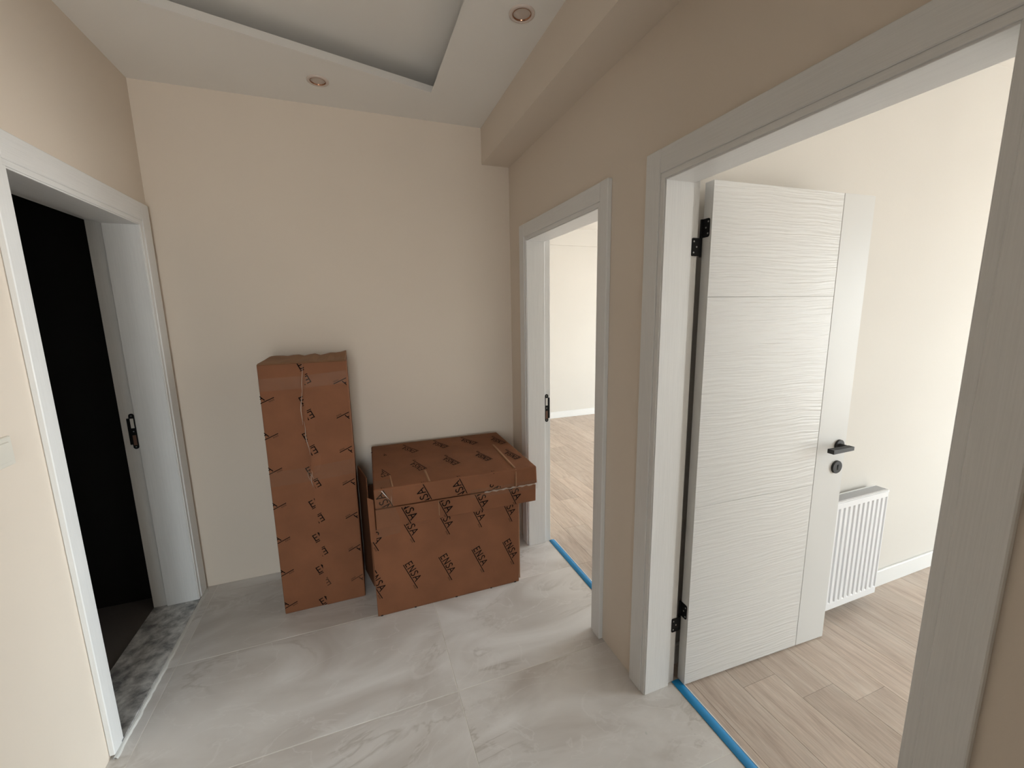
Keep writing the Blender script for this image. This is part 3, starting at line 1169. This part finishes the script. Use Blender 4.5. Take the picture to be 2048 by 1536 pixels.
# tape
def tape_sheet(bm, pts, nu=6, nv=6, wob=0.0008, seed=0):
    rr_ = random.Random(seed)
    (p00, p10, p11, p01) = [Vector(p) for p in pts]
    nrm = (p10 - p00).cross(p01 - p00).normalized()
    g = []
    for i in range(nu + 1):
        row = []
        for j in range(nv + 1):
            u, v = i / nu, j / nv
            p = (p00 * (1 - u) + p10 * u) * (1 - v) + (p01 * (1 - u) + p11 * u) * v
            row.append(bm.verts.new(p + nrm * rr_.uniform(0, wob)))
        g.append(row)
    for i in range(nu):
        for j in range(nv):
            bm.faces.new((g[i][j], g[i + 1][j], g[i + 1][j + 1], g[i][j + 1]))


yt = TY0 - .0072
for za, zb, sd in ((1.238, 1.302, 1), (0.735, 0.815, 2)):
    bm = B()
    tape_sheet(bm, [(TX0 + .002, TY0 - .0022, za), (-.29, TY0 - .0022, za + .004), (-.29, TY0 - .0022, zb + .004), (TX0 + .002, TY0 - .0022, zb)], 8, 4, seed=sd)
    tape_sheet(bm, [(-.29, TY0 - .0022, za + .004), (-.262, yt, za + .006), (-.262, yt, zb + .006), (-.29, TY0 - .0022, zb + .004)], 2, 4, seed=sd)
    tape_sheet(bm, [(-.262, yt, za + .006), (TX1 - .002, yt + .002, za + .018), (TX1 - .002, yt + .002, zb + .022), (-.262, yt, zb + .006)], 8, 4, seed=sd)
    obj('packing_tape', bm, M_tape, tall)
bm = B()
rr = random.Random(3)
for z0_, z1_, dx, w_ in ((1.372, 1.19, -.010, .005), (1.22, 1.05, -.012, .007), (1.07, 0.885, -.004, .006), (0.79, 0.70, -.004, .006), (0.80, 0.745, .004, .005), (0.81, 0.74, -.014, .004)):
    bm = B()
    n_ = 9
    pv = None
    for i in range(n_ + 1):
        t_ = i / n_
        z = z0_ + (z1_ - z0_) * t_
        ww = w_ * (0.25 + math.sin(math.pi * t_)) * .6
        x = seam_x(z) + dx + 0.002 * math.sin(t_ * 9)
        y = TY0 - .009 - .003 * math.sin(t_ * 5 + dx * 100)
        row = [bm.verts.new((x - ww / 2, y + .002, z)), bm.verts.new((x, y - .002, z)), bm.verts.new((x + ww / 2, y + .002, z))]
        if pv:
            bm.faces.new((pv[0], pv[1], row[1], row[0]))
            bm.faces.new((pv[1], pv[2], row[2], row[1]))
        pv = row
    obj('tape_wrinkle', bm, M_tapefold, tall)['label'] = 'shiny wrinkled strand of clear tape'

# ------------------------------------------------------------------ wide carton (below) and flat carton (on top)
BX0, BX1, BY0, BY1, BH = -0.004, 0.812, 2.128, 2.742, 0.508
wide = empty('wide_cardboard_box', (0.4, 2.44, 0), 'wide brown cardboard box on the floor beneath a flat taped carton', 'box')
bm = B()
hexa(bm, [(BX0, BY0, 0), (BX1, BY0, 0), (BX1, BY1, 0), (BX0, BY1, 0),
          (BX0 - .002, BY0, BH), (BX1 + .008, BY0, BH), (BX1 + .004, BY1, BH), (BX0, BY1, BH)], 0.004, 2)
obj('carton_body', bm, M_card, wide)
bm = B()  # flap added across the gap between the cartons to keep it dark
hexa(bm, [(-.012, 2.40, 0.002), (-.0055, 2.40, 0.002), (-.050, 2.60, 0.002), (-.058, 2.60, 0.002),
          (-.012, 2.40, 0.690), (-.0065, 2.40, 0.690), (-.050, 2.60, 0.700), (-.058, 2.60, 0.700)], 0.001, 1)
obj('added_gap_flap', bm, M_card, wide)['label'] = 'cardboard flap added to darken the gap between the boxes'
bm = B()
hexa(bm, [(-.011, 2.121, 0.440), (0.018, 2.121, 0.440), (0.018, 2.1275, 0.440), (-.011, 2.1275, 0.440),
          (-.013, 2.119, 0.690), (0.017, 2.119, 0.672), (0.017, 2.1255, 0.672), (-.013, 2.1255, 0.690)], 0.001, 1)
obj('corner_flap', bm, M_card, wide)['label'] = 'torn corner flap standing up'
bm = B()
bx(bm, BX1 + .0015, BX1 + .0085, BY0 + .001, BY0 + .007, 0.02, BH - .01, bevel=0.0015)
obj('torn_edge', bm, M_cardedge, wide)['label'] = 'pale torn edge'
for x, w_ in ((0.19, .010), (0.42, .012), (0.63, .009), (0.78, .012), (0.01, .012)):
    box_obj('bottom_notch', (x, x + w_, BY0 - .002, BY0 + .002, .0002, .006), M_hole, wide, bevel=0.0008)
for x in (0.436, 0.653):
    box_obj('fold_line', (x, x + .0013, BY0 - .0004, BY0 + .001, 0.02, BH - .008), M_card, wide)
bm = B()
sb = lambda u, v: (u, BY0 - EPS, v)
clipB = rect(BX0 + .002, BX1 + .004, 0.004, BH - .001)
ANG = math.radians(-66.5)
d66 = (math.cos(ANG), math.sin(ANG))
for (x, z) in ((0.211, 0.116), (0.403, 0.116), (0.593, 0.118), (0.780, 0.123), (0.024, 0.106),
               (0.210, 0.392), (0.402, 0.397), (0.588, 0.401), (0.773, 0.399), (0.023, 0.384)):
    logo(bm, (x - d66[0] * .168, z - d66[1] * .168), ANG, sb, clipB)
pl = obj('printed_lettering', bm, INK, wide, kind='stuff')
pl['label'] = 'black printed shop lettering'

flat = empty('flat_cardboard_box', (0.47, 2.42, 0.509), 'flat taped brown cardboard box lying on top of the wide box', 'box')
# lower half
bm = B()
hexa(bm, [(0.022, 2.112, 0.5095), (0.918, 2.108, 0.5095), (0.90, 2.735, 0.512), (0.030, 2.735, 0.512),
          (0.022, 2.106, 0.620), (0.918, 2.104, 0.616), (0.90, 2.735, 0.64), (0.030, 2.735, 0.64)], 0.004, 2)
obj('tray_half', bm, M_card, flat)
# upper half, sloping up to the wall
LT = [(0.020, 2.092, 0.736), (0.914, 2.084, 0.732), (0.888, 2.738, 0.765), (0.034, 2.738, 0.768)]
bm = B()
hexa(bm, [(0.022, 2.102, 0.626), (0.924, 2.098, 0.622), (0.902, 2.738, 0.645), (0.032, 2.738, 0.645)] + LT, 0.007, 3)
obj('lid_half', bm, M_card, flat)


def lid_top(u, v):
    """u = x, v = y on the sloping top"""
    t_ = (v - 2.088) / (2.738 - 2.088)
    return (u, v, 0.7345 + t_ * (0.7665 - 0.7345) + 0.0012)


def lid_front(u, v):
    t_ = (v - 0.624) / 0.110
    return (u, 2.1005 - t_ * 0.0125 - 0.0018, v)


bm = B()
clipF = rect(0.023, 0.915, 0.632, 0.7285)
ANG2 = math.radians(-66.5 + 180)
d2 = (math.cos(ANG2), math.sin(ANG2))
for (x, z) in ((0.106, 0.637), (0.310, 0.630), (0.501, 0.638), (0.697, 0.634), (0.898, 0.628)):
    # line runs up and to the left past the fold; the small print ends on the top
    L0 = 0.045
    logo(bm, (x - d2[0] * L0, z - d2[1] * L0), ANG2, lid_front, clipF, size=0.041, tagline=False)
clipT = rect(0.024, 0.905, 2.102, 2.726)
for (x, z) in ((0.106, 0.637), (0.310, 0.630), (0.501, 0.638), (0.697, 0.634), (0.898, 0.628)):
    L0 = 0.045
    logo(bm, (x - d2[0] * L0, z - d2[1] * L0 - 0.735 + 2.092), ANG2, lid_top, rect(0.024, 0.905, 2.0965, 2.2), letters='', size=0.041)
for (xa, ya), (xb, yb) in (((0.115, 2.250), (0.054, 2.394)), ((0.316, 2.267), (0.251, 2.431)), ((0.512, 2.277), (0.449, 2.424)),
                           ((0.707, 2.269), (0.645, 2.431)), ((0.878, 2.230), (0.830, 2.389)),
                           ((0.117, 2.549), (0.053, 2.677)), ((0.312, 2.556), (0.241, 2.674)), ((0.507, 2.569), (0.448, 2.677)),
                           ((0.701, 2.567), (0.638, 2.670)), ((0.879, 2.500), (0.827, 2.644))):
    a = math.atan2(yb - ya, xb - xa)
    logo(bm, (xa, ya), a, lid_top, clipT, under=(0.0, 0.160), size=0.037)
tr_front = lambda u, v: (u, 2.1045 - 0.0012, v)
clipTr = rect(0.024, 0.914, 0.513, 0.613)
for (x, z) in ((0.194, 0.517), (0.387, 0.522), (0.590, 0.519), (0.788, 0.522)):
    L0 = 0.150
    logo(bm, (x - d66[0] * L0, z - d66[1] * L0), ANG, tr_front, clipTr, size=0.041)
pl = obj('printed_lettering', bm, INK, flat, kind='stuff')
pl['label'] = 'black printed shop lettering'
# fold ridges on the flat box, lighter tan paints in their lit edges
for x0_, x1_, ya, yb, hgt in ((0.782, 0.788, 2.096, 2.50, .004), (0.300, 0.304, 2.096, 2.25, .002), (0.112, 0.115, 2.096, 2.30, .002)):
    bm = B()
    n_ = 8
    pv = None
    for i in range(n_ + 1):
        v = ya + (yb - ya) * i / n_
        hh = hgt * (1 - .8 * i / n_)
        b0 = lid_top(x0_, v)[2] - .0008
        row = [bm.verts.new((x0_ - .004, v, b0)), bm.verts.new((x0_, v, b0 + hh)), bm.verts.new((x1_, v, b0 + hh * .8)), bm.verts.new((x1_ + .004, v, b0))]
        if pv:
            for q in range(3):
                bm.faces.new((pv[q], pv[q + 1], row[q + 1], row[q]))
        pv = row
    obj('fold_ridge', bm, M_cardedge, flat)
box_obj('fold_ridge', (0.785, 0.791, 2.0865, 2.097, 0.628, 0.732), M_cardedge, flat, bevel=0.001)
box_obj('fold_ridge', (0.345, 0.349, 2.1030, 2.106, 0.530, 0.616), M_cardedge, flat, bevel=0.0008)
# tape over the joint between the halves and over the left corner
bm = B()
tape_sheet(bm, [(0.52, 2.0965, 0.600), (0.922, 2.0930, 0.592), (0.922, 2.0905, 0.648), (0.52, 2.0935, 0.650)], 14, 4, 0.002, 5)
obj('packing_tape', bm, M_tape, flat)
bm = B()
tape_sheet(bm, [(0.024, 2.1235, 0.455), (0.140, 2.1235, 0.465), (0.140, 2.1000, 0.566), (0.024, 2.1000, 0.566)], 6, 6, 0.001, 6)
tape_sheet(bm, [(0.024, 2.1000, 0.566), (0.140, 2.1000, 0.566), (0.112, 2.0925, 0.640), (0.024, 2.0925, 0.640)], 6, 6, 0.001, 6)
tape_sheet(bm, [(0.024, 2.0955, 0.640), (0.112, 2.0955, 0.640), (0.112, 2.0810, 0.735), (0.024, 2.0810, 0.735)], 6, 6, 0.002, 7)
tape_sheet(bm, [(0.026, 2.094, 0.7375), (0.112, 2.094, 0.7375), (0.112, 2.190, 0.7425), (0.026, 2.190, 0.7425)], 6, 6, 0.002, 8)
obj('packing_tape', bm, M_tape, flat)
bm = B()
for (xa, za), (xb, zb), w_ in (((0.045, 0.752), (0.096, 0.672), .005), ((0.060, 0.725), (0.100, 0.665), .004), ((0.103, 0.70), (0.104, 0.640), .003)):
    bm = B()
    n_ = 8
    pv = None
    for i in range(n_ + 1):
        t_ = i / n_
        x, z = xa + (xb - xa) * t_, min(0.733, za + (zb - za) * t_)
        y = 2.074 + (2.1 - 2.086) * (0.735 - z) / .11
        ww = w_ * math.sin(math.pi * (t_ * .9 + .05))
        row = [bm.verts.new((x - ww / 2, y + .001, z)), bm.verts.new((x, y - .0015, z)), bm.verts.new((x + ww / 2, y + .001, z))]
        if pv:
            bm.faces.new((pv[0], pv[1], row[1], row[0]))
            bm.faces.new((pv[1], pv[2], row[2], row[1]))
        pv = row
    obj('tape_wrinkle', bm, M_tapefold, flat)['label'] = 'shiny wrinkled clear tape'
bm = B()
n_ = 22
pv = None
for i in range(n_ + 1):
    t_ = i / n_
    x = 0.60 + 0.31 * t_
    z = 0.6235 + .002 * math.sin(i * 2.2)
    y = 2.089 - .002 * math.sin(i * 1.3)
    ww = .008 + .004 * math.sin(i * 1.7)
    row = [bm.verts.new((x, y + .002, z - ww / 2)), bm.verts.new((x, y - .001, z)), bm.verts.new((x, y + .002, z + ww / 2))]
    if pv:
        bm.faces.new((pv[0], pv[1], row[1], row[0]))
        bm.faces.new((pv[1], pv[2], row[2], row[1]))
    pv = row
obj('tape_wrinkle', bm, M_tapefold, flat)['label'] = 'shiny wrinkled clear tape'

# ------------------------------------------------------------------ specks of white paint on the tiles
bm = B()
rr = random.Random(11)
spots = [(0.93, 1.09, .006), (1.10, 1.02, .003), (1.115, 0.99, .003), (1.09, 0.975, .004), (0.90, 1.60, .004), (0.72, 1.86, .003), (1.06, 1.19, .003), (0.98, 0.98, .002)]
spots += [(rr.uniform(0.5, 1.1), rr.uniform(0.75, 2.1), rr.uniform(.001, .0022)) for _ in range(26)]
for x, y, r in spots:
    n_ = 7
    vs = [bm.verts.new((x + r * rr.uniform(.6, 1.2) * math.cos(2 * math.pi * i / n_), y + r * rr.uniform(.6, 1.2) * math.sin(2 * math.pi * i / n_), 0.0004)) for i in range(n_)]
    top = bm.verts.new((x, y, 0.0011))
    for i in range(n_):
        bm.faces.new((vs[i], vs[(i + 1) % n_], top))
obj('paint_speck', bm, M_chalk, floor, kind='stuff')
